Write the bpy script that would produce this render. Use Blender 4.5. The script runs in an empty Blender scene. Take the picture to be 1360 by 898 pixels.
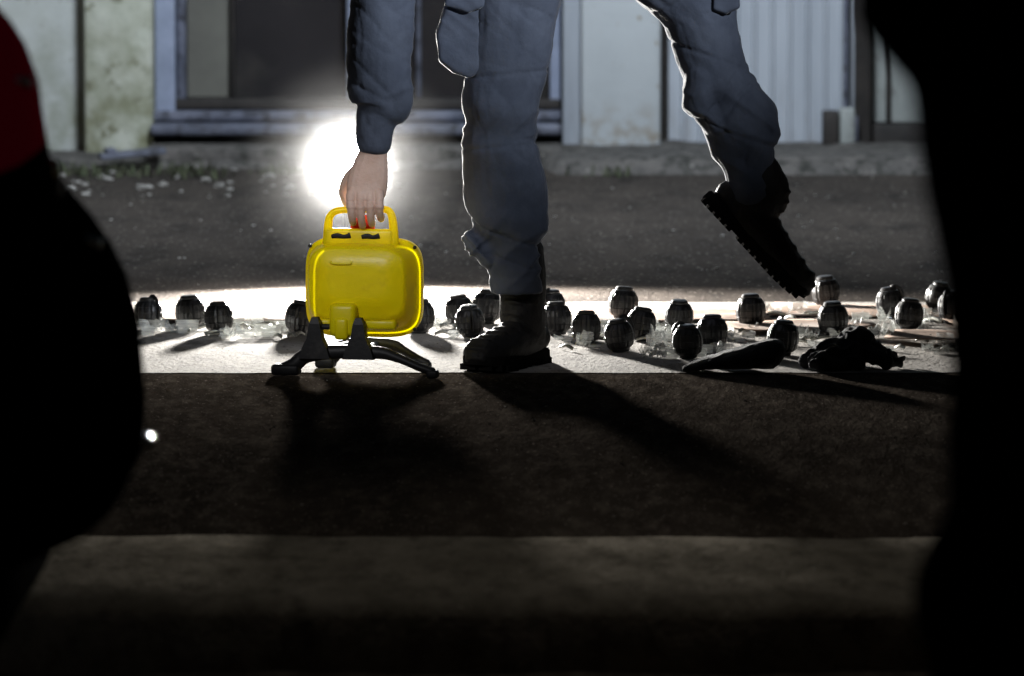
import bpy, bmesh, math, random
from mathutils import Vector, Matrix, noise
random.seed(7)
scene=bpy.context.scene
R=math.radians
# ------------------------------------------------------------------ helpers
def link(o,parent=None):
    scene.collection.objects.link(o)
    if parent: o.parent=parent
    return o
def empty(name,loc=(0,0,0),rot=(0,0,0)):
    e=bpy.data.objects.new(name,None); e.location=loc; e.rotation_euler=rot
    e.empty_display_size=.1
    return link(e)
def mesh_obj(name,verts,faces,mat=None,parent=None,smooth=False):
    me=bpy.data.meshes.new(name); me.from_pydata([tuple(v) for v in verts],[],faces); me.update()
    bm=bmesh.new(); bm.from_mesh(me); bmesh.ops.recalc_face_normals(bm,faces=bm.faces); bm.to_mesh(me); bm.free()
    o=bpy.data.objects.new(name,me)
    if mat: me.materials.append(mat)
    if smooth:
        for p in me.polygons: p.use_smooth=True
    return link(o,parent)
def box(name,x0,x1,y0,y1,z0,z1,mat,parent=None,bevel=0.0,seg=2):
    bm=bmesh.new(); bmesh.ops.create_cube(bm,size=1)
    for v in bm.verts:
        v.co=Vector(((x0+x1)/2+v.co.x*(x1-x0),(y0+y1)/2+v.co.y*(y1-y0),(z0+z1)/2+v.co.z*(z1-z0)))
    if bevel>0: bmesh.ops.bevel(bm,geom=bm.edges[:],offset=bevel,segments=seg,affect='EDGES',profile=.5)
    me=bpy.data.meshes.new(name); bm.to_mesh(me); bm.free()
    me.materials.append(mat)
    if bevel>0:
        for p in me.polygons: p.use_smooth=True
    return link(bpy.data.objects.new(name,me),parent)
def catmull(pts,sub):
    P=[list(p) for p in pts]; out=[]
    n=len(P)
    for i in range(n-1):
        p0=P[max(i-1,0)];p1=P[i];p2=P[i+1];p3=P[min(i+2,n-1)]
        for k in range(sub):
            t=k/sub
            out.append([0.5*((2*b)+(-a+c)*t+(2*a-5*b+4*c-d)*t*t+(-a+3*b-3*c+d)*t**3) for a,b,c,d in zip(p0,p1,p2,p3)])
    out.append(P[-1]); return out
def loft_geo(rings,cap=True):
    n=len(rings[0]); V=[];F=[]
    for r in rings: V+= [Vector(p) for p in r]
    for i in range(len(rings)-1):
        for j in range(n):
            a=i*n+j;b=i*n+(j+1)%n
            F.append((a,b,b+n,a+n))
    if cap:
        F.append(tuple(range(n))[::-1]); F.append(tuple((len(rings)-1)*n+j for j in range(n)))
    return V,F
def tube_geo(pts,seg=18,sub=5):
    """pts: (x,y,z,r) or (x,y,z,r1,r2)"""
    pts=[(p if len(p)==5 else (*p,p[3])) for p in pts]
    C=catmull(pts,sub) if sub>1 else [list(p) for p in pts]
    rings=[];up=None
    for i,c in enumerate(C):
        a=Vector(C[max(i-1,0)][:3]);b=Vector(C[min(i+1,len(C)-1)][:3])
        t=(b-a).normalized()
        if up is None:
            ref=Vector((0,1,0)) if abs(t.y)<.9 else Vector((1,0,0))
            up=(ref-t*ref.dot(t)).normalized()
        else: up=(up-t*up.dot(t)).normalized()
        s=t.cross(up)
        o=Vector(c[:3]); r1=max(c[3],.0005); r2=max(c[4],.0005)
        rings.append([o+s*math.cos(2*math.pi*j/seg)*r1+up*math.sin(2*math.pi*j/seg)*r2 for j in range(seg)])
    for end in (0,1):
        base=rings[0] if end==0 else rings[-1]
        cc=sum(base,Vector())/seg
        nb=rings[1] if end==0 else rings[-2]
        d=(cc-sum(nb,Vector())/seg).normalized(); rr=min(C[0 if end==0 else -1][3:5])
        ex=[]
        for a in (30,60,80):
            ex.append([cc+(p-cc)*math.cos(R(a))+d*rr*.6*math.sin(R(a)) for p in base])
        if end==0: rings=ex[::-1]+rings
        else: rings=rings+ex
    return loft_geo(rings)
def tube(name,pts,mat,parent=None,seg=16,sub=5):
    V,F=tube_geo(pts,seg,sub); return mesh_obj(name,V,F,mat,parent,True)
def ell_geo(c,r,rot=None,u=20,v=12):
    rings=[]
    for i in range(1,v):
        a=math.pi*i/v
        rings.append([Vector((math.sin(a)*math.cos(2*math.pi*j/u)*r[0],math.sin(a)*math.sin(2*math.pi*j/u)*r[1],math.cos(a)*r[2])) for j in range(u)])
    V,F=loft_geo(rings)
    return [p+Vector(c) for p in V],F
def merge(geos):
    V=[];F=[]
    for v,f in geos:
        o=len(V);V+=v;F+=[tuple(i+o for i in q) for q in f]
    return V,F
def remeshed(name,geos,voxel,mat,parent=None,smooth=4,disp=None):
    V,F=merge(geos)
    o=mesh_obj(name+'_tmp',V,F)
    m=o.modifiers.new('r','REMESH'); m.mode='VOXEL'; m.voxel_size=voxel; m.use_smooth_shade=True
    if smooth:
        s=o.modifiers.new('s','SMOOTH'); s.iterations=smooth; s.factor=.5
    dg=bpy.context.evaluated_depsgraph_get(); dg.update()
    me=bpy.data.meshes.new_from_object(o.evaluated_get(dg)); me.name=name
    bpy.data.objects.remove(o)
    if disp:
        ns=[v.normal.copy() for v in me.vertices]
        for v,n in zip(me.vertices,ns): v.co=v.co+n*disp(v.co)
    me.materials.clear(); me.materials.append(mat)
    for p in me.polygons: p.use_smooth=True
    me.update()
    return link(bpy.data.objects.new(name,me),parent)
# ------------------------------------------------------------------ materials
def mat(name,c1,c2=None,scale=8,rough=.7,bump=.0,bscale=60,metal=0,stretch=(1,1,1),c3=None,s3=3,t3=(.5,.65),zfade=None,
        trans=0,emit=None,es=0,spec=.5,sub=0,c4=None,s4=60,t4=(.6,.7),coat=0,sheen=0,bdist=.01):
    m=bpy.data.materials.new(name); m.use_nodes=True; N=m.node_tree.nodes;L=m.node_tree.links
    b=N['Principled BSDF']; b.inputs['Roughness'].default_value=rough; b.inputs['Metallic'].default_value=metal
    b.inputs['Specular IOR Level'].default_value=spec
    b.inputs['Transmission Weight'].default_value=trans
    b.inputs['Coat Weight'].default_value=coat
    b.inputs['Sheen Weight'].default_value=sheen
    b.inputs['Sheen Roughness'].default_value=.25
    if sub:
        b.inputs['Subsurface Weight'].default_value=sub; b.inputs['Subsurface Radius'].default_value=(.02,.01,.006)
    if emit: b.inputs['Emission Color'].default_value=(*emit,1); b.inputs['Emission Strength'].default_value=es
    tc=N.new('ShaderNodeTexCoord'); mp=N.new('ShaderNodeMapping'); mp.inputs['Scale'].default_value=stretch
    L.new(tc.outputs['Object'],mp.inputs['Vector'])
    def nz(s,d=5):
        n=N.new('ShaderNodeTexNoise'); n.inputs['Scale'].default_value=s; n.inputs['Detail'].default_value=d
        n.inputs['Roughness'].default_value=.62
        L.new(mp.outputs[0],n.inputs['Vector']); return n.outputs['Fac']
    def ramp(src,a,bb):
        r=N.new('ShaderNodeMapRange'); r.inputs[1].default_value=a; r.inputs[2].default_value=bb; r.clamp=True
        L.new(src,r.inputs[0]); return r.outputs[0]
    def mix(fac,A,B):
        x=N.new('ShaderNodeMix'); x.data_type='RGBA'; L.new(fac,x.inputs[0])
        for s,val in ((6,A),(7,B)):
            if isinstance(val,tuple): x.inputs[s].default_value=(*val,1)
            else: L.new(val,x.inputs[s])
        return x.outputs[2]
    col=mix(ramp(nz(scale),.32,.68),c1,c2 or tuple(k*.8 for k in c1))
    if c3:
        f=ramp(nz(s3),*t3)
        if zfade:
            sp=N.new('ShaderNodeSeparateXYZ'); L.new(tc.outputs['Object'],sp.inputs[0])
            g=ramp(sp.outputs['Z'],zfade[1],zfade[0])
            mm=N.new('ShaderNodeMath'); mm.operation='MULTIPLY'; L.new(f,mm.inputs[0]); L.new(g,mm.inputs[1]); f=mm.outputs[0]
        col=mix(f,col,c3)
    if c4: col=mix(ramp(nz(s4,3),*t4),col,c4)
    L.new(col,b.inputs['Base Color'])
    if bump:
        bp=N.new('ShaderNodeBump'); bp.inputs['Strength'].default_value=bump; bp.inputs['Distance'].default_value=bdist
        L.new(nz(bscale,6),bp.inputs['Height']); L.new(bp.outputs[0],b.inputs['Normal'])
    return m
yard=mat('yard_asphalt',(.072,.061,.053),(.044,.038,.034),scale=2.6,rough=1,spec=.02,bump=.5,bscale=110,stretch=(1,.35,1),c3=(.030,.027,.025),s3=7,t3=(.5,.72),c4=(.19,.17,.15),s4=95,t4=(.60,.69))
asphalt=mat('asphalt',(.062,.051,.042),(.036,.030,.025),scale=5,rough=1,spec=.0,bump=.5,bscale=90,stretch=(1,.28,1),c3=(.095,.080,.066),s3=30,t3=(.46,.68),c4=(.17,.145,.125),s4=160,t4=(.60,.70))
concrete=mat('concrete_slab',(.48,.45,.415),(.30,.28,.255),scale=6,rough=.95,spec=.06,bump=.6,bscale=90,stretch=(1,.35,1),c3=(.17,.155,.14),s3=16,t3=(.50,.70),c4=(.09,.08,.075),s4=110,t4=(.60,.68))
lit_strip=mat('lit_strip_ground',(.26,.235,.195),(.15,.135,.11),scale=9,rough=1,spec=.0,bump=.6,bscale=60,stretch=(1,.3,1),c3=(.11,.098,.08),s3=24,t3=(.45,.7),c4=(.42,.39,.34),s4=110,t4=(.66,.73))  # paler ground tone stands in for a band of light
kerbm=mat('kerb_concrete',(.17,.155,.145),(.10,.095,.09),scale=9,rough=.95,spec=.1,bump=.8,bscale=40,c3=(.05,.05,.045),s3=20,t3=(.48,.62),c4=(.3,.28,.26),s4=45,t4=(.64,.7))
plaster=mat('old_plaster',(.58,.60,.58),(.46,.48,.46),scale=5,rough=.8,bump=.3,bscale=30,c3=(.20,.21,.12),s3=6,t3=(.40,.62),zfade=(.0,.55),c4=(.34,.34,.30),s4=25,t4=(.62,.70))
mossy=mat('mossy_plaster',(.68,.69,.60),(.49,.51,.41),scale=12,rough=.85,bump=.5,bscale=25,c3=(.19,.19,.09),s3=9,t3=(.36,.6),zfade=(.0,.6),c4=(.25,.25,.17),s4=22,t4=(.58,.68))
render_w=mat('painted_concrete',(.66,.69,.71),(.56,.59,.61),scale=3,rough=.75,bump=.25,bscale=22,c3=(.32,.23,.13),s3=18,t3=(.46,.62),zfade=(.0,.20),c4=(.40,.34,.26),s4=34,t4=(.67,.72))
siding_m=mat('siding_paint',(.50,.53,.58),(.41,.44,.49),scale=3,rough=.5,bump=.1,bscale=40,stretch=(3,1,.6),c3=(.25,.22,.2),s3=8,t3=(.5,.8),zfade=(.0,.3))
alu=mat('aluminium',(.42,.47,.62),(.30,.34,.46),scale=12,rough=.5,metal=.2,bump=.05)
alud=mat('weathered_frame',(.20,.21,.27),(.10,.11,.15),scale=12,rough=.6,metal=.1,bump=.2,bscale=60,c3=(.05,.05,.06),s3=20)
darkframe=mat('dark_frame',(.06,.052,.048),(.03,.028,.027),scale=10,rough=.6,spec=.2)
glassd=mat('dark_glass',(.030,.027,.029),(.013,.013,.015),scale=1.6,rough=.25,spec=.3,c3=(.050,.046,.043),s3=2.2)
curtain=mat('light_panel',(.17,.165,.14),(.12,.115,.10),scale=5,rough=.9)
cloth=mat('trouser_cloth',(.094,.108,.143),(.066,.077,.106),scale=14,rough=.95,spec=.12,bump=.5,bscale=18,c3=(.055,.063,.085),s3=10,t3=(.50,.75),bdist=.009,sheen=.35)
leather=mat('boot_leather',(.022,.020,.020),(.010,.010,.010),scale=20,rough=.6,spec=.3,bump=.4,bscale=90,c3=(.05,.045,.04),s3=25,t3=(.6,.8))
rubber=mat('rubber',(.010,.010,.010),(.02,.019,.018),scale=20,rough=1,spec=.0,bump=.3)
blackp=mat('black_plastic',(.010,.010,.011),(.018,.018,.019),scale=30,rough=.5,spec=.25,bump=.08,bscale=120,c3=(.045,.042,.04),s3=18,t3=(.62,.8))
skin=mat('skin',(.70,.50,.41),(.60,.40,.31),scale=30,rough=.5,bump=.25,bscale=160,sub=.2)
hair=mat('hair',(.03,.02,.015),rough=.6,bump=.5,bscale=200)
blackcloth=mat('black_cloth',(.006,.006,.007),(.004,.004,.004),scale=10,rough=1,spec=.0,bump=.3,bscale=150)
glovem=mat('glove_fabric',(.036,.040,.046),(.018,.020,.023),scale=30,rough=.9,spec=.2,bump=.5,bscale=150,sheen=.2)
eyem=mat('eye_white',(.7,.68,.65),rough=.2)
carpaint=mat('car_paint',(.004,.0035,.004),(.003,.003,.003),scale=10,rough=.5,spec=.0)
tail=mat('taillight_red',(.10,.001,.004),(.05,.001,.002),scale=3,rough=.3,spec=.0,emit=(1,.02,.08),es=.010)
chrome=mat('chrome',(.8,.8,.8),rough=.12,metal=1)
glassm=mat('window_glass',(.006,.006,.007),rough=.3,spec=.0)
cardb=mat('cardboard',(.38,.28,.22),(.28,.20,.155),scale=7,rough=.95,spec=.1,bump=.2,c3=(.46,.39,.35),s3=5)
grenm=mat('grenade_rubber',(.008,.008,.009),(.015,.015,.016),scale=40,rough=.36,spec=.5,bump=.15,bscale=150)
grenc=mat('grenade_cap',(.02,.02,.022),(.04,.04,.04),scale=40,rough=.4,metal=.4)
redp=mat('red_plastic',(.7,.02,.03),rough=.35)
label=mat('pale_metal',(.55,.55,.5),(.4,.4,.36),scale=30,rough=.3,metal=.7)
weedm=mat('weed',(.05,.065,.03),(.08,.085,.045),scale=20,rough=.8)
stone=mat('debris',(.45,.43,.4),(.25,.24,.22),scale=30,rough=.9)
greybox=mat('grey_enamel',(.42,.44,.42),(.34,.36,.35),scale=10,rough=.5,c3=(.12,.1,.09),s3=12,t3=(.6,.8))
emitm=mat('led_lens',(.9,.9,.9),rough=.3,emit=(1,.985,.95),es=160)
def yellow_mat():
    m=mat('yellow_plastic',(.93,.82,.003),(.86,.73,.003),scale=9,rough=.36,bump=.08,bscale=60,c3=(.66,.50,.02),s3=18,t3=(.60,.8))
    N=m.node_tree.nodes;L=m.node_tree.links;b=N['Principled BSDF'];out=N['Material Output']
    t=N.new('ShaderNodeBsdfTranslucent'); t.inputs[0].default_value=(.95,.80,.0,1)
    x=N.new('ShaderNodeMixShader'); x.inputs[0].default_value=.3
    L.new(b.outputs[0],x.inputs[1]);L.new(t.outputs[0],x.inputs[2]);L.new(x.outputs[0],out.inputs[0]); return m
yellow=yellow_mat()
def clear_mat():
    m=bpy.data.materials.new('clear_plastic'); m.use_nodes=True;N=m.node_tree.nodes;L=m.node_tree.links
    b=N['Principled BSDF'];b.inputs['Base Color'].default_value=(.72,.74,.72,1);b.inputs['Roughness'].default_value=.12
    b.inputs['Specular IOR Level'].default_value=.9
    tr=N.new('ShaderNodeBsdfTransparent');x=N.new('ShaderNodeMixShader')
    n=N.new('ShaderNodeTexNoise');n.inputs['Scale'].default_value=35
    r=N.new('ShaderNodeMapRange');r.inputs[1].default_value=.4;r.inputs[2].default_value=.7;r.inputs[3].default_value=.40;r.inputs[4].default_value=.85
    L.new(n.outputs['Fac'],r.inputs[0]);L.new(r.outputs[0],x.inputs[0])
    L.new(b.outputs[0],x.inputs[1]);L.new(tr.outputs[0],x.inputs[2]);L.new(x.outputs[0],N['Material Output'].inputs[0]);return m
clear=clear_mat()
# ------------------------------------------------------------------ ground
def grid_sheet(name,x0,x1,y0,y1,zf,nx,ny,m,amp=0,sc=1,edge=0):
    V=[];F=[]
    for j in range(ny+1):
        for i in range(nx+1):
            x=x0+(x1-x0)*i/nx;y=y0+(y1-y0)*j/ny
            if edge and j in(0,ny): y+=edge*noise.noise(Vector((x*6,j,1)))+edge*.5*noise.noise(Vector((x*25,j,5)))
            z=zf(y) if callable(zf) else zf
            V.append((x,y,z+amp*noise.noise(Vector((x*sc,y*sc,3.1)))))
    for j in range(ny):
        for i in range(nx):
            a=j*(nx+1)+i;F.append((a,a+1,a+nx+2,a+nx+1))
    return mesh_obj(name,V,F,m,None,True)
def camber(y): return -.0014-(.012*y*y if y<0 else 0)
ROADZ=-.15  # near road set lower so it drops into shade
grid_sheet('ground',-200,200,-80,260,ROADZ-.004,40,40,asphalt)
grid_sheet('asphalt_yard',-8,8,1.0,6.9,-.0035,160,120,yard,.003,1.1)
grid_sheet('asphalt_road',-8,8,-2.20,.60,camber,200,100,asphalt,.0008,1.3)
grid_sheet('asphalt_road',-8,8,-12.5,-3.03,ROADZ,80,60,asphalt,.001,1.3)
grid_sheet('concrete_pavement',-8,8,.0,1.62,.0,300,24,concrete,.0004,3,.022)
V=[];F=[];n=320
prof=[(-2.14,-.062),(-2.17,-.0555),(-2.45,-.053),(-2.75,-.049),(-3.0,-.046),(-3.035,-.052),(-3.045,-.07),(-3.05,ROADZ-.01)]
for i in range(n+1):
    x=-8+16*i/n
    for (y,z) in prof:
        V.append((x,y+.05*noise.noise(Vector((x*4,y*3,0)))+.025*noise.noise(Vector((x*21,y*9,4))),z+.0025*noise.noise(Vector((x*3,y*3,8)))))
m_=len(prof)
for i in range(n):
    for j in range(m_-1):
        a=i*m_+j;F.append((a,a+m_,a+m_+1,a+1))
mesh_obj('pale_lit_strip',V,F,lit_strip,None,True)  # band of light as pale ground, near edge stepped down to cast shade
V=[];F=[];n=260
for i in range(n+1):
    x=-6+12*i/n
    k=.03*noise.noise(Vector((x*5,0,0)))+.015*noise.noise(Vector((x*19,2,0)))
    yf=(6.05 if x>.1 else 6.35)+k
    h=(.050 if x>.1 else .03)+.012*noise.noise(Vector((x*9,5,0)))
    V+=[(x,yf-.06,-.01),(x,yf,h*.8),(x,yf+.06,h),(x,6.79,h+.004)]
for i in range(n):
    for j in range(3):
        a=i*4+j;F.append((a,a+4,a+5,a+1))
mesh_obj('kerb',V,F,kerbm,None,True)
# ------------------------------------------------------------------ building
B=empty('shop_building',(0,6.76,0))
def bb(name,x0,x1,y0,y1,z0,z1,m,bevel=.004): return box(name,x0,x1,y0,y1,z0,z1,m,B,bevel)
H=3.4
bb('side_wall',-5,-1.33,-.12,.3,0,H,plaster)
bb('mossy_pillar',-1.327,-1.115,-.20,.3,0,H,mossy,.01)
bb('door_jamb',-1.112,-1.05,-.10,.1,.07,2.5,alu)
bb('door_jamb_inner',-1.047,-1.02,-.05,.1,.13,2.5,alud)
bb('door_glass_left',-1.018,-.885,.05,.07,.19,2.4,curtain,0)
bb('door_stile',-.883,-.87,.02,.09,.19,2.4,darkframe)
bb('glass_pane',-.868,.12,.03,.045,.19,2.4,glassd,0)
bb('mullion',-.515,-.490,-.06,.06,.19,2.4,alu)
bb('mullion_slim',-.30,-.285,-.02,.06,.19,2.4,alud)
bb('right_jamb',.118,.150,-.08,.1,.07,2.5,alu)
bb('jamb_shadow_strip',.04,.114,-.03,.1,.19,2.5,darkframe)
bb('bottom_rail',-1.118,.152,-.14,.0,.125,.155,alud,.006)
bb('bottom_rail_upper',-1.116,.15,-.09,.03,.158,.19,darkframe,.006)
bb('sill',-1.12,.155,-.24,-.02,.085,.12,alud,.01)
bb('door_step',-1.125,.156,-.42,.2,.0,.06,kerbm,.012)
bb('lintel',-1.12,.156,-.15,.25,2.5,H,render_w)
bb('steel_post',.158,.212,-.13,.1,0,H,siding_m)
bb('concrete_pier',.214,.462,-.17,.25,0,H,render_w,.01)
bb('recess',.464,.49,-.02,.2,0,H,darkframe)
V=[];F=[];x=.49;prof=[]
while x<1.07:
    prof+=[(x,0),(x+.036,0),(x+.041,-.013),(x+.050,-.013),(x+.055,0)]; x+=.0555
for (px,py) in prof: V+=[(px,py-.03,.045),(px,py-.03,H)]
for i in range(len(prof)-1): F.append((2*i,2*i+2,2*i+3,2*i+1))
mesh_obj('corrugated_siding',V,F,siding_m,B)
bb('siding_plinth',.487,1.065,-.06,.2,0,.05,darkframe)
bb('siding_backing',.49,1.07,.0,.2,.05,H,darkframe,0)
bb('gate_frame',1.07,1.12,-.10,.2,0,H,darkframe)
bb('gate_rail',1.12,1.60,-.05,.15,0,.11,darkframe)
bb('gate_panel',1.125,1.60,-.01,.15,.113,H,greybox)
bb('gate_inner_stile',1.17,1.185,-.03,-.012,.12,H,darkframe,.002)
bb('wall_end',1.60,5,-.15,.3,0,H,plaster)
MB=empty('electrical_box',(1.02,6.70,.04))
box('cover',.0,.045,-.11,.0,.0,.125,greybox,MB,.006)
box('case',-.052,-.003,-.09,.0,.005,.115,darkframe,MB,.005)
box('hinge',.047,.056,-.09,-.07,.02,.10,alud,MB,.002)
tube('conduit',[(.02,-.04,.12,.009),(.02,-.035,.5,.009),(.02,-.03,1.4,.009)],alud,MB,8,2)
PL=empty('metal_plank',(-1.16,6.25,.040),(0,R(-5),R(10)))
box('board',-.10,.10,-.06,.05,.0,.016,alud,PL,.003)
box('batten',-.08,-.05,-.05,.04,.017,.030,alud,PL,.003)
V=[];F=[]
for k in range(420):
    cl=random.choice([(-1.3,6.0,.09),(-1.15,5.95,.12),(-1.0,6.15,.05),(-.95,5.9,.06),(-.7,6.1,.04),(-1.45,6.1,.15),(.3,5.98,.05)])
    x=random.gauss(cl[0],cl[2]);y=random.gauss(cl[1],.08);h=random.uniform(.008,.04);a=random.uniform(0,6.28);w=.004
    dx,dy=math.cos(a),math.sin(a);l=random.uniform(.3,1.1)*h
    i=len(V);V+=[(x-dy*w,y+dx*w,0),(x+dy*w,y-dx*w,0),(x+dx*l*.5-dy*w*.6,y+dy*l*.5+dx*w*.6,h*.7),(x+dx*l*.5+dy*w*.6,y+dy*l*.5-dx*w*.6,h*.7),(x+dx*l,y+dy*l,h)]
    F+=[(i,i+1,i+3,i+2),(i+2,i+3,i+4)]
mesh_obj('weeds',V,F,weedm)
geos=[]
for k in range(330):
    if k<50: x=random.uniform(-1.4,-.3);y=random.uniform(5.0,6.3);s=random.uniform(.005,.018)
    elif k<180: x=random.uniform(-1.5,1.5);y=random.uniform(2,6);s=random.uniform(.002,.006)
    else: x=random.uniform(-1.2,1.2);y=random.uniform(-2.1,1.6);s=random.uniform(.0012,.0035)
    v,f=ell_geo((x,y,camber(y)+s*.3),(s,s*random.uniform(.5,1),s*random.uniform(.3,.6)),None,6,4)
    v=[p+Vector([random.uniform(-s,s)*.25 for _ in range(3)]) for p in v]; geos.append((v,f))
V,F=merge(geos);mesh_obj('pebbles',V,F,stone)
# ------------------------------------------------------------------ yellow floodlight
def sup(w,h,y,cz=.0,cx=0,e=4.5,n=56):
    r=[]
    for j in range(n):
        a=2*math.pi*j/n;c,s=math.cos(a),math.sin(a)
        r.append(Vector((cx+w/2*math.copysign(abs(c)**(2/e),c),y,cz+h/2*math.copysign(abs(s)**(2/e),s))))
    return r
FL=empty('yellow_floodlight',(-.299,0,0),(0,0,R(-12)))
cz=.173
rings=[sup(.215,.178,.034,cz),sup(.225,.188,.036,cz),sup(.236,.198,.030,cz),sup(.240,.203,.004,cz),sup(.238,.200,-.002,cz),sup(.230,.193,-.004,cz),
 sup(.224,.184,-.008,cz+.002),sup(.216,.172,-.026,cz+.005),sup(.206,.156,-.048,cz+.009),sup(.198,.146,-.058,cz+.011),sup(.188,.134,-.063,cz+.013),sup(.172,.112,-.0635,cz+.016),sup(.166,.106,-.0665,cz+.016),sup(.10,.06,-.068,cz+.016),sup(.02,.01,-.068,cz+.016)]
V,F=loft_geo(rings);mesh_obj('housing',V,F[:-2]+[F[-1]],yellow,FL,True)
V,F=loft_geo([sup(.21,.172,.0335,cz),sup(.21,.172,.030,cz)]);mesh_obj('lens',V,F,label,FL,True)
tube('back_lip',[(-.050,-.068,.229,.002),(-.046,-.070,.225,.0022),(-.012,-.070,.225,.0022),(-.008,-.068,.229,.002)],yellow,FL,8,3)
box('lower_panel_a',-.096,-.052,-.058,-.03,.092,.113,yellow,FL,.006)
box('lower_panel_b',.010,.080,-.058,-.03,.092,.113,yellow,FL,.006)
box('pivot_block',-.050,.004,-.090,-.03,.080,.146,yellow,FL,.010,3)
box('pivot_neck',-.038,-.010,-.095,-.04,.074,.118,yellow,FL,.007,3)
box('top_plate',-.075,.068,-.028,-.010,.245,.292,yellow,FL,.007,3)
for i,(a,b_) in enumerate(((-.058,-.020),(.004,.040))):
    tube('slot_%d'%i,[(a,-.029,.276,.004,.0015),(a+.012,-.029,.278,.0055,.0015),(b_-.012,-.029,.276,.004,.0015),(b_,-.029,.279,.006,.0015)],blackp,FL,12,3)
tube('handle',[(-.069,-.02,.262,.010,.007),(-.067,-.02,.300,.0085,.007),(-.062,-.02,.318,.0075,.007),(-.045,-.02,.328,.0068,.007),(0,-.02,.330,.0066,.007),(.045,-.02,.332,.0068,.007),(.060,-.02,.326,.0075,.007),(.066,-.02,.306,.0085,.007),(.069,-.02,.262,.010,.007)],yellow,FL,14,5)
tube('switch_knob',[(-.002,.0,.28,.026,.02),(.000,.0,.300,.024,.018),(.002,.0,.312,.014,.012)],redp,FL,14,3)
for sx in(-.108,.108):
    for sz in(.09,.255): tube('screw',[(sx,-.006,sz,.004),(sx,-.009,sz,.004)],blackp,FL,8,1)
for nm,yy in(('front',-.075),('rear',.085)):
    k=1 if nm=='front' else .70
    tube('stand_bar_'+nm,[(-.150*k,yy,.010,.013,.012),(-.125*k,yy,.020,.015,.013),(-.098*k,yy+.005,.040,.015,.013),(-.03,yy+.01,.048,.014,.013),(.05*k,yy+.01,.047,.0125,.012),(.09*k,yy+.005,.037,.009,.011),(.13*k,yy,.022,.0085,.010),(.160*k,yy,.012,.009,.010)],blackp,FL,14,5)
    box('foot_l_'+nm,-.170*k,-.112*k,yy-.018,yy+.016,.0,.022,blackp,FL,.007,3)
    box('foot_r_'+nm,.148*k,.172*k,yy-.012,yy+.012,.0,.016,blackp,FL,.005,3)
for i,xx in enumerate((-.080,.010)):
    V,F=loft_geo([[Vector((xx+sx*w,-.078+sy*d,z)) for sx,sy in((-1,-1),(1,-1),(1,1),(-1,1))] for z,w,d in((.035,.032,.014),(.055,.026,.013),(.075,.016,.012),(.105,.011,.011),(.118,.006,.008))])
    mesh_obj('bracket_%d'%i,V,F,blackp,FL)
    tube('stand_rail_%d'%i,[(xx,-.075,.045,.011),(xx*.6,.085,.045,.011)],blackp,FL,10,2)
tube('pivot_bolt',[(-.085,-.070,.098,.006),(.016,-.070,.098,.006)],blackp,FL,10,1)
# ------------------------------------------------------------------ white lit work lamp
LX,LY,LZ=-.395,2.20,.283
WL=empty('lit_work_lamp',(LX,LY,0))
V,F=loft_geo([[Vector((math.cos(2*math.pi*j/32)*r,y,LZ+math.sin(2*math.pi*j/32)*r)) for j in range(32)] for r,y in((.066,.012),(.072,.008),(.074,.03),(.068,.055),(.035,.075))])
mesh_obj('lamp_head',V,F,blackp,WL,True)
V,F=loft_geo([[Vector((math.cos(2*math.pi*j/32)*r,y,LZ+math.sin(2*math.pi*j/32)*r)) for j in range(32)] for r,y in((.066,.010),(.064,.002),(.03,-.003))])
mesh_obj('led_face',V,F,emitm,WL,True)
tube('pole',[(0,.06,LZ-.02,.009),(0,.06,.06,.009)],blackp,WL,10,1)
for a in(90,210,330): tube('leg_%d'%a,[(0,.06,.10,.007),(.1*math.cos(R(a)),.06+.1*math.sin(R(a)),.004,.006)],blackp,WL,8,1)
# ------------------------------------------------------------------ grenades
def grenade_mesh():
    prof=[(.0,.0),(.014,.0),(.0165,.002),(.0175,.006),(.0200,.0075),(.0245,.012),(.0270,.020),(.0262,.0208),(.0262,.0218),(.0276,.0228),(.0284,.033),(.0276,.0338),(.0276,.0348),(.0280,.0358),(.0268,.0450),(.0258,.0456),(.0258,.0464),(.0258,.0475),(.0205,.0570),(.0165,.0590),(.0165,.0625),(.014,.0655),(.008,.0665),(0,.0665)]
    n=48;rings=[]
    for r,z in prof[1:-1]:
        ring=[]
        for j in range(n):
            k=j%4
            rr=r-(.0014 if (k==0 and .008<z<.056) else 0)
            a=2*math.pi*j/n
            ring.append(Vector((rr*math.cos(a),rr*math.sin(a),z)))
        rings.append(ring)
    V,F=loft_geo(rings)
    o=mesh_obj('tmpg',V,F,grenm); me=o.data; bpy.data.objects.remove(o)
    me.materials.append(grenc)
    for p in me.polygons:
        if p.center.z>.0575 or p.center.z<.006: p.material_index=1
    return me
gm=grenade_mesh()
gl=[(-.789,.94),(-.696,.96),(-.629,.83),(-.459,.82),(-.200,.85),(-.111,1.01),(-.088,.76),(-.058,1.08),(.097,.80),(.086,1.13),(.157,.61),(.243,1.17),(.228,.43),(.269,.68),(.360,.89),(.363,.29),(.420,.48),(.521,.99),(.559,.36),(.713,1.48),(.690,.80),(.840,1.21),(.857,.92),(.952,1.36),(.967,1.08),(1.08,.7),(-1.0,.9),(1.2,1.2)]
levp=[(.006,-.0,.0655,.0035,.0012),(.018,-.0,.067,.0045,.0012),(.0285,0,.055,.0045,.0012),(.0310,0,.035,.0045,.0012),(.0295,0,.020,.004,.001)]
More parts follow.
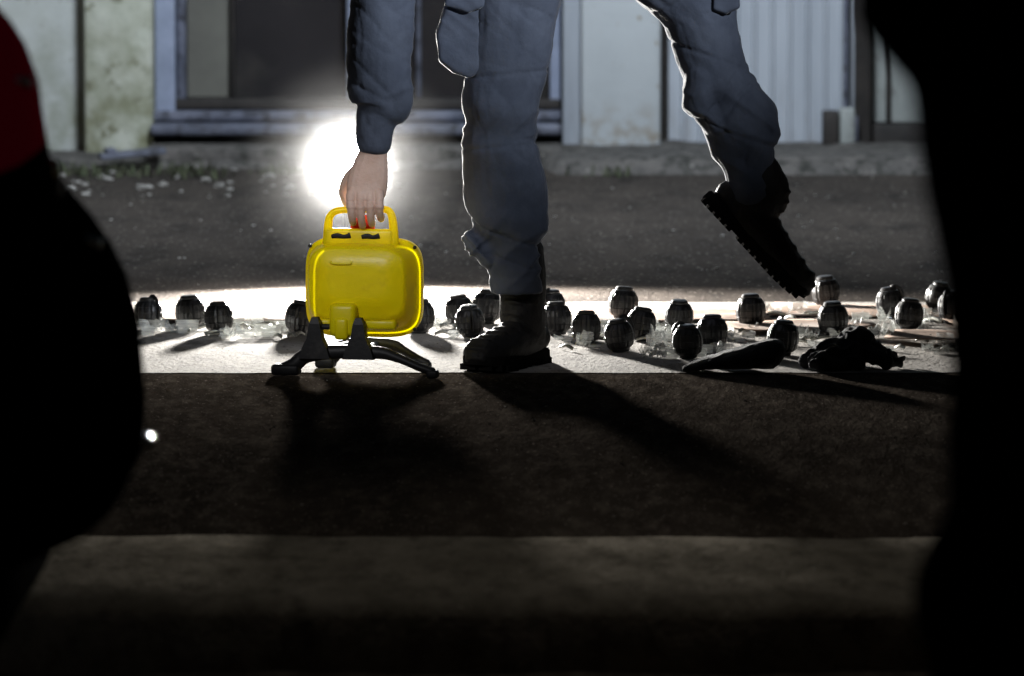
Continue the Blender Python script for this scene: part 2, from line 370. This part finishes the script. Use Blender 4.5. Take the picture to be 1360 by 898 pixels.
for i,(x,y) in enumerate(gl):
    g=empty('hand_grenade',(x,y,.0012),(R(random.uniform(-6,6)),R(random.uniform(-8,8)),random.uniform(0,6.28)))
    s=random.uniform(1.03,1.14);g.scale=(s*1.07,s*1.07,s)
    o=bpy.data.objects.new('body',gm);link(o,g)
    if i%3==0: tube('lever',levp,grenc,g,8,2)
def sheet(x,y,w,h,rot,m,z,name):
    V=[];F=[];nx=14;ny=10;ph=random.uniform(0,9)
    for j in range(ny+1):
        for i in range(nx+1):
            a=(i/nx-.5)*w;b_=(j/ny-.5)*h
            a2=a+.006*noise.noise(Vector((b_*30,ph,0)));
            zz=z+.005*max(0,noise.noise(Vector((a*9+ph,b_*9,0))))+.006*(abs(i/nx-.5)*2)**6*max(0,noise.noise(Vector((ph,b_*12,4)))+.3)
            V.append((a2*math.cos(rot)-b_*math.sin(rot)+x,a2*math.sin(rot)+b_*math.cos(rot)+y,zz))
    for j in range(ny):
        for i in range(nx):
            q=j*(nx+1)+i;F.append((q,q+1,q+nx+2,q+nx+1))
    o=mesh_obj(name,V,F,m,None,True);md=o.modifiers.new('s','SOLIDIFY');md.thickness=.0015;md.offset=1
for k,(x,y,w,h,r) in enumerate([(.35,1.25,.42,.30,.1),(.80,1.35,.46,.30,-.15),(1.15,1.05,.4,.3,.2),(.62,.95,.3,.22,.3),(-.62,1.15,.36,.22,-.1),(-.30,1.15,.2,.2,.25),(.95,.62,.3,.2,-.2)]):
    sheet(x,y,w,h,r,cardb,.003+.0022*k,'cardboard_sheet')
geos=[]
def crumple(x,y,s,z0=.001):
    nx=5;V=[];F=[];a=random.uniform(0,6.28);ph=random.uniform(0,50);w=s*random.uniform(.6,1.3);h=s*random.uniform(.4,.8)
    for j in range(nx+1):
        for i in range(nx+1):
            p=(i/nx-.5)*w;q=(j/nx-.5)*h
            z=z0+abs(noise.noise(Vector((p*60+ph,q*60,ph))))*s*1.1
            V.append(Vector((x+p*math.cos(a)-q*math.sin(a),y+p*math.sin(a)+q*math.cos(a),z)))
    for j in range(nx):
        for i in range(nx):
            k=j*(nx+1)+i;F.append((k,k+1,k+nx+2,k+nx+1))
    return V,F
def tray(x,y,s):
    a=random.uniform(-.5,.5)+random.choice((0,1.57));w,d,h=s,s*.55,s*random.uniform(.35,.7)
    V=[];
    for z,k in((.001,.85),(h,1)):
        for sx,sy in((-1,-1),(1,-1),(1,1),(-1,1)):
            p,q=sx*w/2*k,sy*d/2*k
            V.append(Vector((x+p*math.cos(a)-q*math.sin(a),y+p*math.sin(a)+q*math.cos(a),z)))
    return V,[(0,1,2,3),(0,1,5,4),(1,2,6,5),(2,3,7,6),(3,0,4,7)]
zones=[(-.80,-.45,.70,1.1,34),(-.23,-.12,.7,1.15,14),(.08,.2,.45,1.1,16),(.28,.55,.25,1.0,42),(.55,1.05,.35,1.4,70)]
for x0,x1,y0,y1,n_ in zones:
    for k in range(n_):
        x=random.uniform(x0,x1);y=random.uniform(y0,y1)
        geos.append(crumple(x,y,random.uniform(.02,.05),.004) if random.random()<.5 else tray(x,y,random.uniform(.02,.048)))
V,F=merge(geos);mesh_obj('plastic_packaging',V,F,clear)
geos=[]
for x0,x1,y0,y1,n_ in zones:
    for k in range(n_//2):
        x=random.uniform(x0,x1);y=random.uniform(y0,y1);a=random.uniform(0,3.14);l=random.uniform(.012,.03)
        geos.append(tube_geo([(x-l*math.cos(a),y-l*math.sin(a),.006,.004,.0012),(x,y,.011,.004,.0012),(x+l*math.cos(a),y+l*math.sin(a),.005,.003,.0012)],8,2))
V,F=merge(geos);mesh_obj('grenade_safety_levers',V,F,label,None,True)
def crump(k,a=.004,f=45):
    return lambda c: a*(1-2*abs(noise.noise(Vector((c.x*f+k,c.y*f,c.z*f*1.3)))))-a*.4
remeshed('black_pouch',[tube_geo([(.347,.03,.006,.006,.03),(.39,.03,.016,.012,.05),(.44,.03,.024,.019,.06),(.49,.03,.031,.026,.06),(.525,.03,.035,.030,.055),(.532,.03,.034,.029,.05)],20,4)],.003,glovem,None,2,crump(3,.002,30))
gg=[ell_geo((.665,.08,.030),(.055,.05,.030)),ell_geo((.70,.10,.055),(.036,.04,.026)),ell_geo((.64,.05,.02),(.04,.04,.018)),ell_geo((.72,.09,.035),(.04,.03,.02))]
for (x0,y0,x1,y1,z1) in((.70,.05,.76,.02,.014),(.70,.08,.79,.06,.012),(.69,.10,.775,.11,.018),(.66,.02,.61,-.02,.012),(.64,.05,.592,.05,.014),(.67,.03,.70,.0,.012)):
    gg.append(tube_geo([(x0,y0+.03,.035,.016),((x0+x1)/2,(y0+y1)/2+.03,.028,.014),(x1,y1+.03,z1,.011)],12,3))
remeshed('work_gloves',gg,.003,glovem,None,1,crump(9,.009,34))
# ------------------------------------------------------------------ boots
def boot(parent,loc,M,shaft):
    e=bpy.data.objects.new('boot',None);link(e,parent);e.location=loc
    e.rotation_euler=M.to_euler()
    g=[tube_geo([(-.045,0,.045,.030,.032),(-.02,0,.052,.046,.038),(.04,0,.050,.042,.044),(.10,0,.044,.036,.049),(.15,0,.040,.031,.049),(.185,0,.035,.025,.040),(.200,0,.030,.016,.024)],18,4),
       ell_geo((-.042,0,.052),(.036,.036,.034)),ell_geo((.175,0,.042),(.034,.040,.026)),
       tube_geo([(-.01,0,.05,.05,.040),(0,0,.10,.054,.044)]+[(s[0],0,s[1],s[2],s[2]*.92) for s in shaft],20,4)]
    def dd(c):
        lac=.003*max(0,math.sin(c.z*260-c.x*150)) if (abs(c.y)<.022 and c.x>.02) else 0
        return lac+.002*noise.noise(c*30)+.0015*(.5-abs(noise.noise(Vector((c.x*60,c.y*20,c.z*60)))))
    o=remeshed('upper',g,.0035,leather,e,3,dd)
    prof=[(-.082,.0),(-.075,.022),(-.055,.034),(-.02,.036),(.03,.034),(.08,.042),(.13,.051),(.17,.047),(.197,.032),(.210,.010)]
    out=[Vector((x,y,0)) for x,y in prof]+[Vector((x,-y,0)) for x,y in prof[::-1]]
    def rise(x): return .010*max(0,(x-.12)/.09)**2
    rs=[[Vector((p.x*s,p.y*s,z+rise(p.x))) for p in out] for z,s in((.006,.97),(.008,1),(.026,1),(.030,.96))]
    V,F=loft_geo(rs);mesh_obj('sole',V,F,rubber,e)
    geos=[]
    for k in range(16):
        x=-.072+k*.0175
        if .008<x<.03: continue
        hw=[w for q,w in prof if q<=x+.012][-1] if x>-.08 else .02
        for sy in(-1,1):
            y0,y1=sorted((sy*.004,sy*(max(hw,.015)+.0015)))
            z0=rise(x)
            V=[Vector((x+a*.0062,(y0 if b_<0 else y1),z0+(.0 if c<0 else .012))) for a in(-1,1) for b_ in(-1,1) for c in(-1,1)]
            geos.append((V,[(0,1,3,2),(4,6,7,5),(0,4,5,1),(2,3,7,6),(0,2,6,4),(1,5,7,3)]))
    V,F=merge(geos);mesh_obj('tread',V,F,rubber,e)
    return e
# ------------------------------------------------------------------ bending man
P=empty('bending_officer',(0,0,0))
LYs=.13
def hring(z,xl,xr,yc,ry,n=24,e=2.3):
    cx=(xl+xr)/2;rx=(xr-xl)/2
    r=[]
    for j in range(n):
        a=2*math.pi*j/n;c,s=math.cos(a),math.sin(a)
        r.append(Vector((cx+rx*math.copysign(abs(c)**(2/e),c),yc+ry*math.copysign(abs(s)**(2/e),s),z)))
    return r
legdat=[(1.0,-.03,.16,.11,.10),(.90,-.055,.165,.12,.105),(.82,-.075,.135,.125,.10),(.75,-.088,.105,LYs,.095),(.67,-.094,.088,LYs,.09),(.598,-.096,.076,LYs,.085),(.55,-.101,.060,LYs-.01,.083),(.523,-.102,.055,LYs-.01,.082),(.48,-.098,.053,LYs,.076),(.447,-.100,.058,LYs,.076),(.40,-.101,.068,LYs+.01,.078),(.371,-.101,.073,LYs+.01,.076),(.33,-.098,.074,LYs+.01,.072),(.30,-.088,.072,LYs,.068),(.265,-.072,.066,LYs,.064),(.225,-.055,.062,LYs,.060),(.19,-.047,.062,LYs,.057),(.15,-.043,.062,LYs,.056)]
lr=[hring(a[0],a[1],a[2],a[3],a[4]) for a in catmull(legdat,4)]
geos=[loft_geo(lr)]
geos.append(tube_geo([(-.094,LYs-.02,.272,.014,.03),(-.075,LYs-.02,.250,.018,.04),(-.050,LYs-.01,.222,.018,.04)],16,3))
ry=.16
rl=[(.20,.15,.99,.10,.11),(.235,.16,.90,.098,.10),(.30,ry,.82,.090,.095),(.362,ry,.755,.084,.09),(.388,ry,.69,.074,.084),(.402,ry,.63,.070,.08),(.422,ry,.575,.070,.078),(.447,ry,.53,.076,.08),(.462,ry,.49,.077,.08),(.474,ry,.45,.069,.072),(.481,ry,.42,.058,.062),(.485,ry,.385,.051,.054),(.490,ry,.345,.049,.050)]
geos.append(tube_geo(rl,24,4))
geos.append(tube_geo([(.475,ry-.02,.560,.025,.05),(.515,ry-.01,.505,.028,.05),(.525,ry-.01,.470,.020,.04),(.500,ry,.435,.020,.04)],16,3))
geos.append(tube_geo([(.385,ry-.03,.60,.035,.05),(.385,ry-.03,.54,.035,.055),(.415,ry-.03,.49,.03,.05)],16,3))
geos.append(tube_geo([(.17,.13,.93,.14,.12),(.12,.12,1.02,.165,.135),(.03,.08,1.10,.16,.13),(-.08,.03,1.17,.165,.125),(-.19,.0,1.21,.175,.12),(-.27,-.02,1.22,.16,.10),(-.31,-.02,1.23,.09,.08)],26,4))
ay=-.02
geos.append(tube_geo([(-.20,-.04,1.18,.085),(-.235,-.06,1.08,.078),(-.250,-.05,.95,.068),(-.256,-.03,.84,.065),(-.258,ay,.76,.066),(-.264,ay,.674,.066),(-.267,ay,.60,.0655),(-.262,ay,.560,.063),(-.260,ay,.538,.058),(-.270,ay,.515,.045),(-.274,ay,.49,.041),(-.277,ay,.457,.038)],24,4))
geos.append(tube_geo([(-.22,.10,1.20,.08),(-.20,.22,1.13,.066),(-.13,.33,1.05,.058),(-.06,.36,1.02,.055),(.0,.34,.985,.048),(.06,.30,.95,.036)],20,4))
G=lambda t,c,s: math.exp(-((t-c)/s)**2)
def folds(c):
    arm=c.x<-.18
    if c.z>1.0: wk=.3
    elif arm: wk=.16+.35*G(c.z,.56,.05)+.4*G(c.z,.80,.06)
    elif c.x<.2: wk=.12+.7*G(c.z,.49,.05)+.9*G(c.z,.25,.06)+.3*G(c.z,.76,.05)
    else: wk=.14+.7*G(c.z,.53,.06)+.7*G(c.z,.41,.045)+.4*G(c.z,.75,.05)
    d=c+Vector((noise.noise(c*4),noise.noise(c*4+Vector((9,0,0))),noise.noise(c*4+Vector((0,9,0)))))*.04
    sg=-1 if c.x>.2 else 1
    n1=noise.noise(Vector((d.x*4+3,d.y*4,d.z*15+sg*d.x*10)))
    n2=noise.noise(Vector((d.x*6,d.y*6+7,d.z*26-sg*d.x*18)))
    n3=noise.noise(Vector((c.x*8,c.y*8,c.z*3.5)))
    n5=noise.noise(Vector((c.x*22+c.z*6,c.y*18+7,c.z*6)))
    f=.012*n1*wk+.010*(.30-min(1,abs(n2)*2.2)**.7)*wk*.9-.009*math.exp(-abs(n1+.12)*16)*wk+.004*n3-.0015*math.exp(-abs(n5)*10)
    if not arm and c.x<.2:
        for zz in(.598,.452): f-=.0035*math.exp(-((c.z-zz-.08*c.x)/.004)**2)
        f-=.002*math.exp(-((c.z-.185)/.004)**2)
    elif not arm:
        u=c.z+.35*(c.x-.42)
        for zz in(.625,.485): f-=.0035*math.exp(-((u-zz)/.004)**2)
    return f
body=remeshed('clothed_body',geos,.0045,cloth,P,2,folds)
def pocket(name,pts,y,th,parent=P):
    c=Vector((sum(p[0] for p in pts)/len(pts),y,sum(p[1] for p in pts)/len(pts)))
    rs=[];pp=[Vector((p[0],y,p[1])) for p in pts];full=[]
    for i in range(len(pp)):
        for t in (0,.25,.5,.75): full.append(pp[i].lerp(pp[(i+1)%len(pp)],t))
    for dy,s in((-th,.86),(-th*.8,.97),(0,1.0),(th*.8,.97),(th,.86)):
        rs.append([c+(q-c)*s+Vector((0,dy,0)) for q in full])
    V,F=loft_geo(rs)
    return remeshed(name,[(V,F)],.003,cloth,parent,3,lambda c:.004*noise.noise(c*22)+.004*(.3-abs(noise.noise(Vector((c.x*10,c.y*15,c.z*30+c.x*20))))))
pocket('cargo_pocket_left',[(-.058,.80),(-.060,.60),(-.085,.590),(-.120,.598),(-.146,.622),(-.154,.68),(-.140,.72),(-.118,.80)],.09,.026)
pocket('cargo_pocket_flap_left',[(-.052,.84),(-.054,.735),(-.088,.722),(-.136,.735),(-.130,.84)],.058,.009)
pocket('cargo_pocket_right',[(.40,.80),(.402,.725),(.43,.715),(.458,.73),(.466,.80)],.12,.05)
boot(P,(.022,LYs+.035,.0),Matrix.Rotation(R(-118),3,'Z'),[(0,.15,.050),(0,.20,.049),(0,.24,.045)])
M=Matrix.Rotation(R(47),3,'Y')
loc=Vector((.511,ry,.346))-M@Vector((0,0,.10))
boot(P,loc,M,[(-.035,.122,.047),(-.062,.135,.040)])
# hand reaching
hg=[tube_geo([(-.277,ay,.50,.026,.022),(-.277,ay,.455,.027,.021),(-.282,ay,.425,.034,.020),(-.288,ay-.004,.395,.040,.020),(-.292,ay-.010,.365,.040,.018),(-.292,ay-.016,.352,.036,.015)],18,4)]
fx=[-.3225,-.3035,-.2845,-.2665]; ln=[.95,1.06,1.0,.82]
for i,(x,l) in enumerate(zip(fx,ln)):
    hg.append(tube_geo([(x*.6-.292*.4,ay-.006,.385,.0095),(x,ay-.020,.362,.0100),(x+.001,ay-.030,.362-.026*l,.0088),(x+.002,ay-.026,.362-.046*l,.0080),(x+.004,ay-.010,.362-.060*l,.0074),(x+.005,ay+.004,.362-.058*l,.0062)],12,4))
hg.append(tube_geo([(-.308,ay+.006,.415,.012),(-.330,ay+.016,.388,.0125),(-.337,ay+.022,.362,.0108),(-.328,ay+.022,.338,.0095),(-.315,ay+.020,.322,.0075)],12,4))
def knuck(c):
    return .0016*math.exp(-((c.z-.338)/.004)**2)*(c.y<ay)-.0008*math.exp(-((c.z-.350)/.002)**2)
remeshed('reaching_hand',hg,.0015,skin,P,2,knuck)
hg=[tube_geo([(.04,.315,.965,.026,.022),(.075,.285,.945,.036,.02),(.105,.262,.925,.036,.016)],14,3)]
for i in range(4):
    o=(i-1.5)*.019
    hg.append(tube_geo([(.09,.275+o*.4,.93+o,.0095),(.125,.255+o*.2,.915+o,.009),(.15,.240,.90+o,.0085),(.165,.22,.893+o,.007)],10,3))
hg.append(tube_geo([(.06,.28,.96,.011),(.085,.25,.975,.011),(.11,.235,.972,.009)],10,3))
remeshed('resting_hand',hg,.002,skin,P,2)
hc=Vector((-.47,-.05,1.24))
Q=Matrix.Rotation(R(-115),3,'Y')
def hd(p): return Q@Vector(p)+hc
def he(p,r):
    v,f=ell_geo((0,0,0),r);return [Q@(q+Vector(p))+hc for q in v],f
hgeo=[he((0,0,.02),(.098,.076,.105)),he((.018,0,-.06),(.066,.058,.065)),he((.098,0,-.015),(.018,.014,.026)),he((.082,0,.022),(.015,.05,.012)),he((.078,0,-.065),(.015,.026,.010)),he((.07,0,-.10),(.022,.024,.018)),he((-.005,.078,-.01),(.018,.010,.030)),he((-.005,-.078,-.01),(.018,.010,.030)),
  tube_geo([(*hd((-.02,0,-.06)),.055),(*hd((-.03,0,-.13)),.056),(-.29,-.02,1.225,.06)],16,3)]
remeshed('head',hgeo,.004,skin,P,3)
V,F=merge([he((-.014,0,.038),(.100,.082,.105))]);mesh_obj('hair',V,F,hair,P,True)
for sy in(-1,1):
    V,F=he((.084,sy*.03,.004),(.012,.014,.009));mesh_obj('eye',V,F,eyem,P,True)
# ------------------------------------------------------------------ onlooker, near right
O=empty('standing_onlooker',(0,-7.0,0))
g=[tube_geo([(.44,0,-.06,.055),(.430,0,.15,.068),(.432,0,.34,.082),(.440,0,.449,.088),(.436,0,.504,.100),(.452,0,.548,.097),(.463,0,.636,.098),(.468,0,.73,.102),(.46,0,.85,.111),(.455,0,.938,.125,.12),(.48,0,1.0,.13,.12)],22,4),
   tube_geo([(.70,.05,-.06,.055),(.69,.04,.22,.07),(.68,.03,.47,.085),(.66,.02,.70,.10),(.61,0,.92,.13)],22,4),
   tube_geo([(.56,0,1.00,.275,.17),(.56,0,1.02,.270,.17),(.56,0,1.10,.240,.15),(.56,0,1.25,.23,.145),(.56,0,1.38,.225,.125),(.56,0,1.45,.14,.09),(.56,0,1.50,.07,.07)],28,4),
   tube_geo([(.37,0,1.40,.075),(.315,.02,1.25,.062),(.30,.10,1.12,.055),(.36,.24,1.20,.045),(.42,.30,1.33,.04)],18,4),
   tube_geo([(.75,0,1.40,.075),(.805,.02,1.25,.062),(.82,.10,1.12,.055),(.76,.24,1.20,.045),(.69,.30,1.33,.04)],18,4)]
remeshed('clothed_body',g,.010,blackcloth,O,3,lambda c:.006*noise.noise(Vector((c.x*8,c.y*8,c.z*16))))
for bx,by in((.44,.0),(.70,.05)):
    b_=boot(O,(bx,by-.02,ROADZ),Matrix.Rotation(R(85),3,'Z'),[(0,.15,.048)])
hg=[ell_geo((.56,0,1.64),(.076,.096,.112)),ell_geo((.56,.03,1.57),(.058,.062,.06)),ell_geo((.56,.1,1.61),(.014,.02,.026)),ell_geo((.482,0,1.62),(.01,.018,.03)),ell_geo((.638,0,1.62),(.01,.018,.03)),tube_geo([(.56,0,1.45,.058),(.56,0,1.58,.055)],14,2)]
remeshed('head',hg,.005,skin,O,3)
V,F=ell_geo((.56,-.015,1.665),(.084,.10,.105));mesh_obj('hair',V,F,hair,O,True)
for s,hx in((1,.43),(-1,.68)):
    hg=[ell_geo((hx,.32,1.37),(.035,.03,.045))]
    for i in range(4): hg.append(tube_geo([(hx+s*.01,.33,1.36+i*.018,.009),(hx+s*.04,.35,1.37+i*.018,.0085),(hx+s*.055,.33,1.375+i*.018,.0075)],8,2))
    hg.append(tube_geo([(hx,.30,1.37,.011),(hx+s*.03,.29,1.40,.009)],8,2))
    remeshed('hand',hg,.003,skin,O,2)
box('phone',.49,.63,.33,.34,1.36,1.44,blackp,O,.006)
# ------------------------------------------------------------------ parked car, near left
C=empty('parked_car',(-.463,-4.64,0))
prof=[(-.147,.290),(-.06,.292),(-.022,.31),(-.004,.345),(0,.407),(-.006,.50),(-.022,.555),(-.042,.595),(-.066,.63),(-.092,.66),(-.112,.685),(-.120,.71),(-.128,.76),(-.134,.805),(-.150,.85),(-.168,.879),(-.20,.916),(-.26,.96),(-.36,1.0),(-.57,1.20),(-.80,1.40),(-1.10,1.45),(-1.70,1.47),(-2.20,1.42),(-2.60,1.20),(-2.95,.99),(-3.5,.93),(-4.0,.82),(-4.20,.68),(-4.26,.50),(-4.24,.32),(-4.1,.22),(-3.5,.20),(-2.2,.20),(-1.0,.22)]
dense=[]
for i in range(len(prof)):
    a=prof[i];b_=prof[(i+1)%len(prof)]
    for t in(0,.5): dense.append((a[0]+(b_[0]-a[0])*t,a[1]+(b_[1]-a[1])*t))
rings=[];ts=[-1,-.985,-.95,-.9,-.8,-.65,-.5,-.25,0,.25,.5,.65,.8,.9,.95,.985,1]
for t in ts:
    rs=[]
    sh=.17*abs(t)**3.2+.05*max(0,(abs(t)-.9)/.1)**2
    for (x,z) in dense:
        xx=x-sh*(1 if x>-1 else 0)*min(1,(x+1)/.6 if x>-1 else 0)
        if x<-3.4: xx=x+sh*min(1,(-3.4-x)/.5)
        w=.84
        if z>.95: w=.84-.26*(z-.95)/.5
        if z<.4: w=.84-.06*(.4-z)/.2
        zz=z if abs(t)<.96 else (z-.65)*(1-.5*(abs(t)-.96))+.65
        rs.append(Vector((xx,t*w,zz)))
    rings.append(rs)
V,F=loft_geo(rings)
o=mesh_obj('body_shell',V,F,carpaint,C,True)
o.data.materials.append(tail);o.data.materials.append(glassm)
for p in o.data.polygons:
    c=p.center
    if len(p.vertices)>4: continue
    if c.x>-.56 and .725<c.z<.91 and abs(c.y)>.10: p.material_index=1
    if 1.02<c.z<1.37 : p.material_index=2
tube('rear_bumper_trim',[(-.125,-.4,.672,.004),(-.115,-.2,.672,.004),(-.115,.2,.672,.004),(-.125,.4,.672,.004)],rubber,C,8,4)
tube('chrome_badge',[(-.098,.0,.685,.007),(-.100,.0,.725,.007)],chrome,C,10,2)
tube('tail_highlight_dot',[(-.150,-.05,.825,.006),(-.128,-.05,.825,.008)],chrome,C,10,1)  # added chrome dot stands in for a highlight on the lens
tube('bumper_reflector',[(.006,.02,.375,.010,.014),(.005,.07,.372,.010,.014)],chrome,C,10,2)
tube('rear_highlight_dot',[(-.070,.05,.625,.007),(-.052,.05,.618,.010)],chrome,C,10,1)  # added chrome bit in place of a small highlight on the bumper
tube('exhaust_pipe',[(-.6,.45,.26,.03),(-.25,.45,.255,.03)],chrome,C,14,2)
box('mud_guard',-.40,-.155,-.6,.6,.14,.288,rubber,C,.02)
for wx in(-.85,-3.42):
    for sy in(-1,1):
        n_=40;wz=.19
        rr=[[Vector((wx+math.cos(2*math.pi*j/n_)*r,sy*y,wz+math.sin(2*math.pi*j/n_)*r)) for j in range(n_)] for r,y in((.20,.60),(.32,.61),(.338,.64),(.338,.76),(.32,.785),(.225,.795),(.21,.77),(.19,.765),(.06,.775))]
        V,F=loft_geo(rr);w=mesh_obj('wheel',V,F,rubber,C,True);w.data.materials.append(chrome)
        for p in w.data.polygons:
            r=math.hypot(p.center.x-wx,p.center.z-wz)
            if r<.2 and abs(p.center.y)>.75: p.material_index=1
# ------------------------------------------------------------------ added volumes imitating glare round the lamp (homogeneous, nested)
MI=empty('lamp_glare',(LX,LY-.02,LZ))
for nm,r,dn in(('outer_glare',.29,.010),('mid_glare',.20,.018),('inner_glare',.14,.05)):
    V,F=ell_geo((0,0,0),(r,r,r),None,32,20)
    ms=mesh_obj(nm,V,F,None,MI,True)
    mm=bpy.data.materials.new(nm);mm.use_nodes=True;N=mm.node_tree.nodes;L=mm.node_tree.links
    N.remove(N['Principled BSDF'])
    vs=N.new('ShaderNodeVolumeScatter');vs.inputs['Color'].default_value=(1,1,1,1);vs.inputs['Density'].default_value=dn;vs.inputs['Anisotropy'].default_value=.0
    L.new(vs.outputs[0],N['Material Output'].inputs['Volume'])
    ms.data.materials.append(mm)
# ------------------------------------------------------------------ lights
def lamp(name,kind,loc,energy,color=(1,1,1),target=None,**k):
    l=bpy.data.lights.new(name,kind);l.energy=energy;l.color=color
    for a,b_ in k.items(): setattr(l,a,b_)
    o=bpy.data.objects.new(name,l);link(o);o.location=loc
    if target: o.rotation_euler=(Vector(target)-Vector(loc)).to_track_quat('-Z','Y').to_euler()
    return o
lamp('work_lamp_light','SPOT',(LX,LY-.03,LZ),920,(1,.965,.91),(LX+.35,0,.22),shadow_soft_size=.05,spot_size=R(150),spot_blend=.5)
lamp('unseen_wall_light','AREA',(.3,3.4,3.2),165,(.80,.90,1),(-.1,6.76,.45),size=.6)  # unseen area light added to brighten the shop front
lamp('unseen_front_light','SPOT',(2.4,-3.2,2.2),1550,(.84,.91,1),(.05,0,1.85),spot_size=R(44),spot_blend=1,shadow_soft_size=.08)  # unseen off-frame spot added for the bright upper trousers
lamp('low_fill_lamp_light','SPOT',(-1.2,-2.6,1.6),145,(.97,.97,1),(-.30,0,.21),spot_size=R(11.5),spot_blend=.8,shadow_soft_size=.10)
lamp('strip_fill_light','SPOT',(.35,-2.3,5.0),80,(1,.93,.82),(.25,-2.5,0),spot_size=R(30),spot_blend=1,shadow_soft_size=.3)  # overhead spot added to brighten the pale ground strip, no known source
lamp('moon','SUN',(0,0,10),.006,(.8,.88,1),(2,3,0),angle=R(.5))
w=bpy.data.worlds.new('World');scene.world=w;w.use_nodes=True
bg=w.node_tree.nodes['Background'];sk=w.node_tree.nodes.new('ShaderNodeTexSky');sk.sky_type='NISHITA';sk.sun_disc=False
sk.sun_elevation=R(3);sk.sun_rotation=R(200)
w.node_tree.links.new(sk.outputs[0],bg.inputs[0]);bg.inputs[1].default_value=.003
# ------------------------------------------------------------------ camera
cd=bpy.data.cameras.new('camera');cam=bpy.data.objects.new('camera',cd);link(cam)
cam.location=(0,-12,1.2);cam.rotation_euler=(Vector((0,0,.07))-Vector(cam.location)).to_track_quat('-Z','Y').to_euler()
cd.lens=210.6;cd.sensor_width=36;cd.clip_start=.5;cd.clip_end=600
cd.dof.use_dof=True;cd.dof.focus_distance=12.15;cd.dof.aperture_fstop=6
scene.camera=cam
scene.view_settings.view_transform='Standard';scene.view_settings.look='None';scene.view_settings.exposure=0
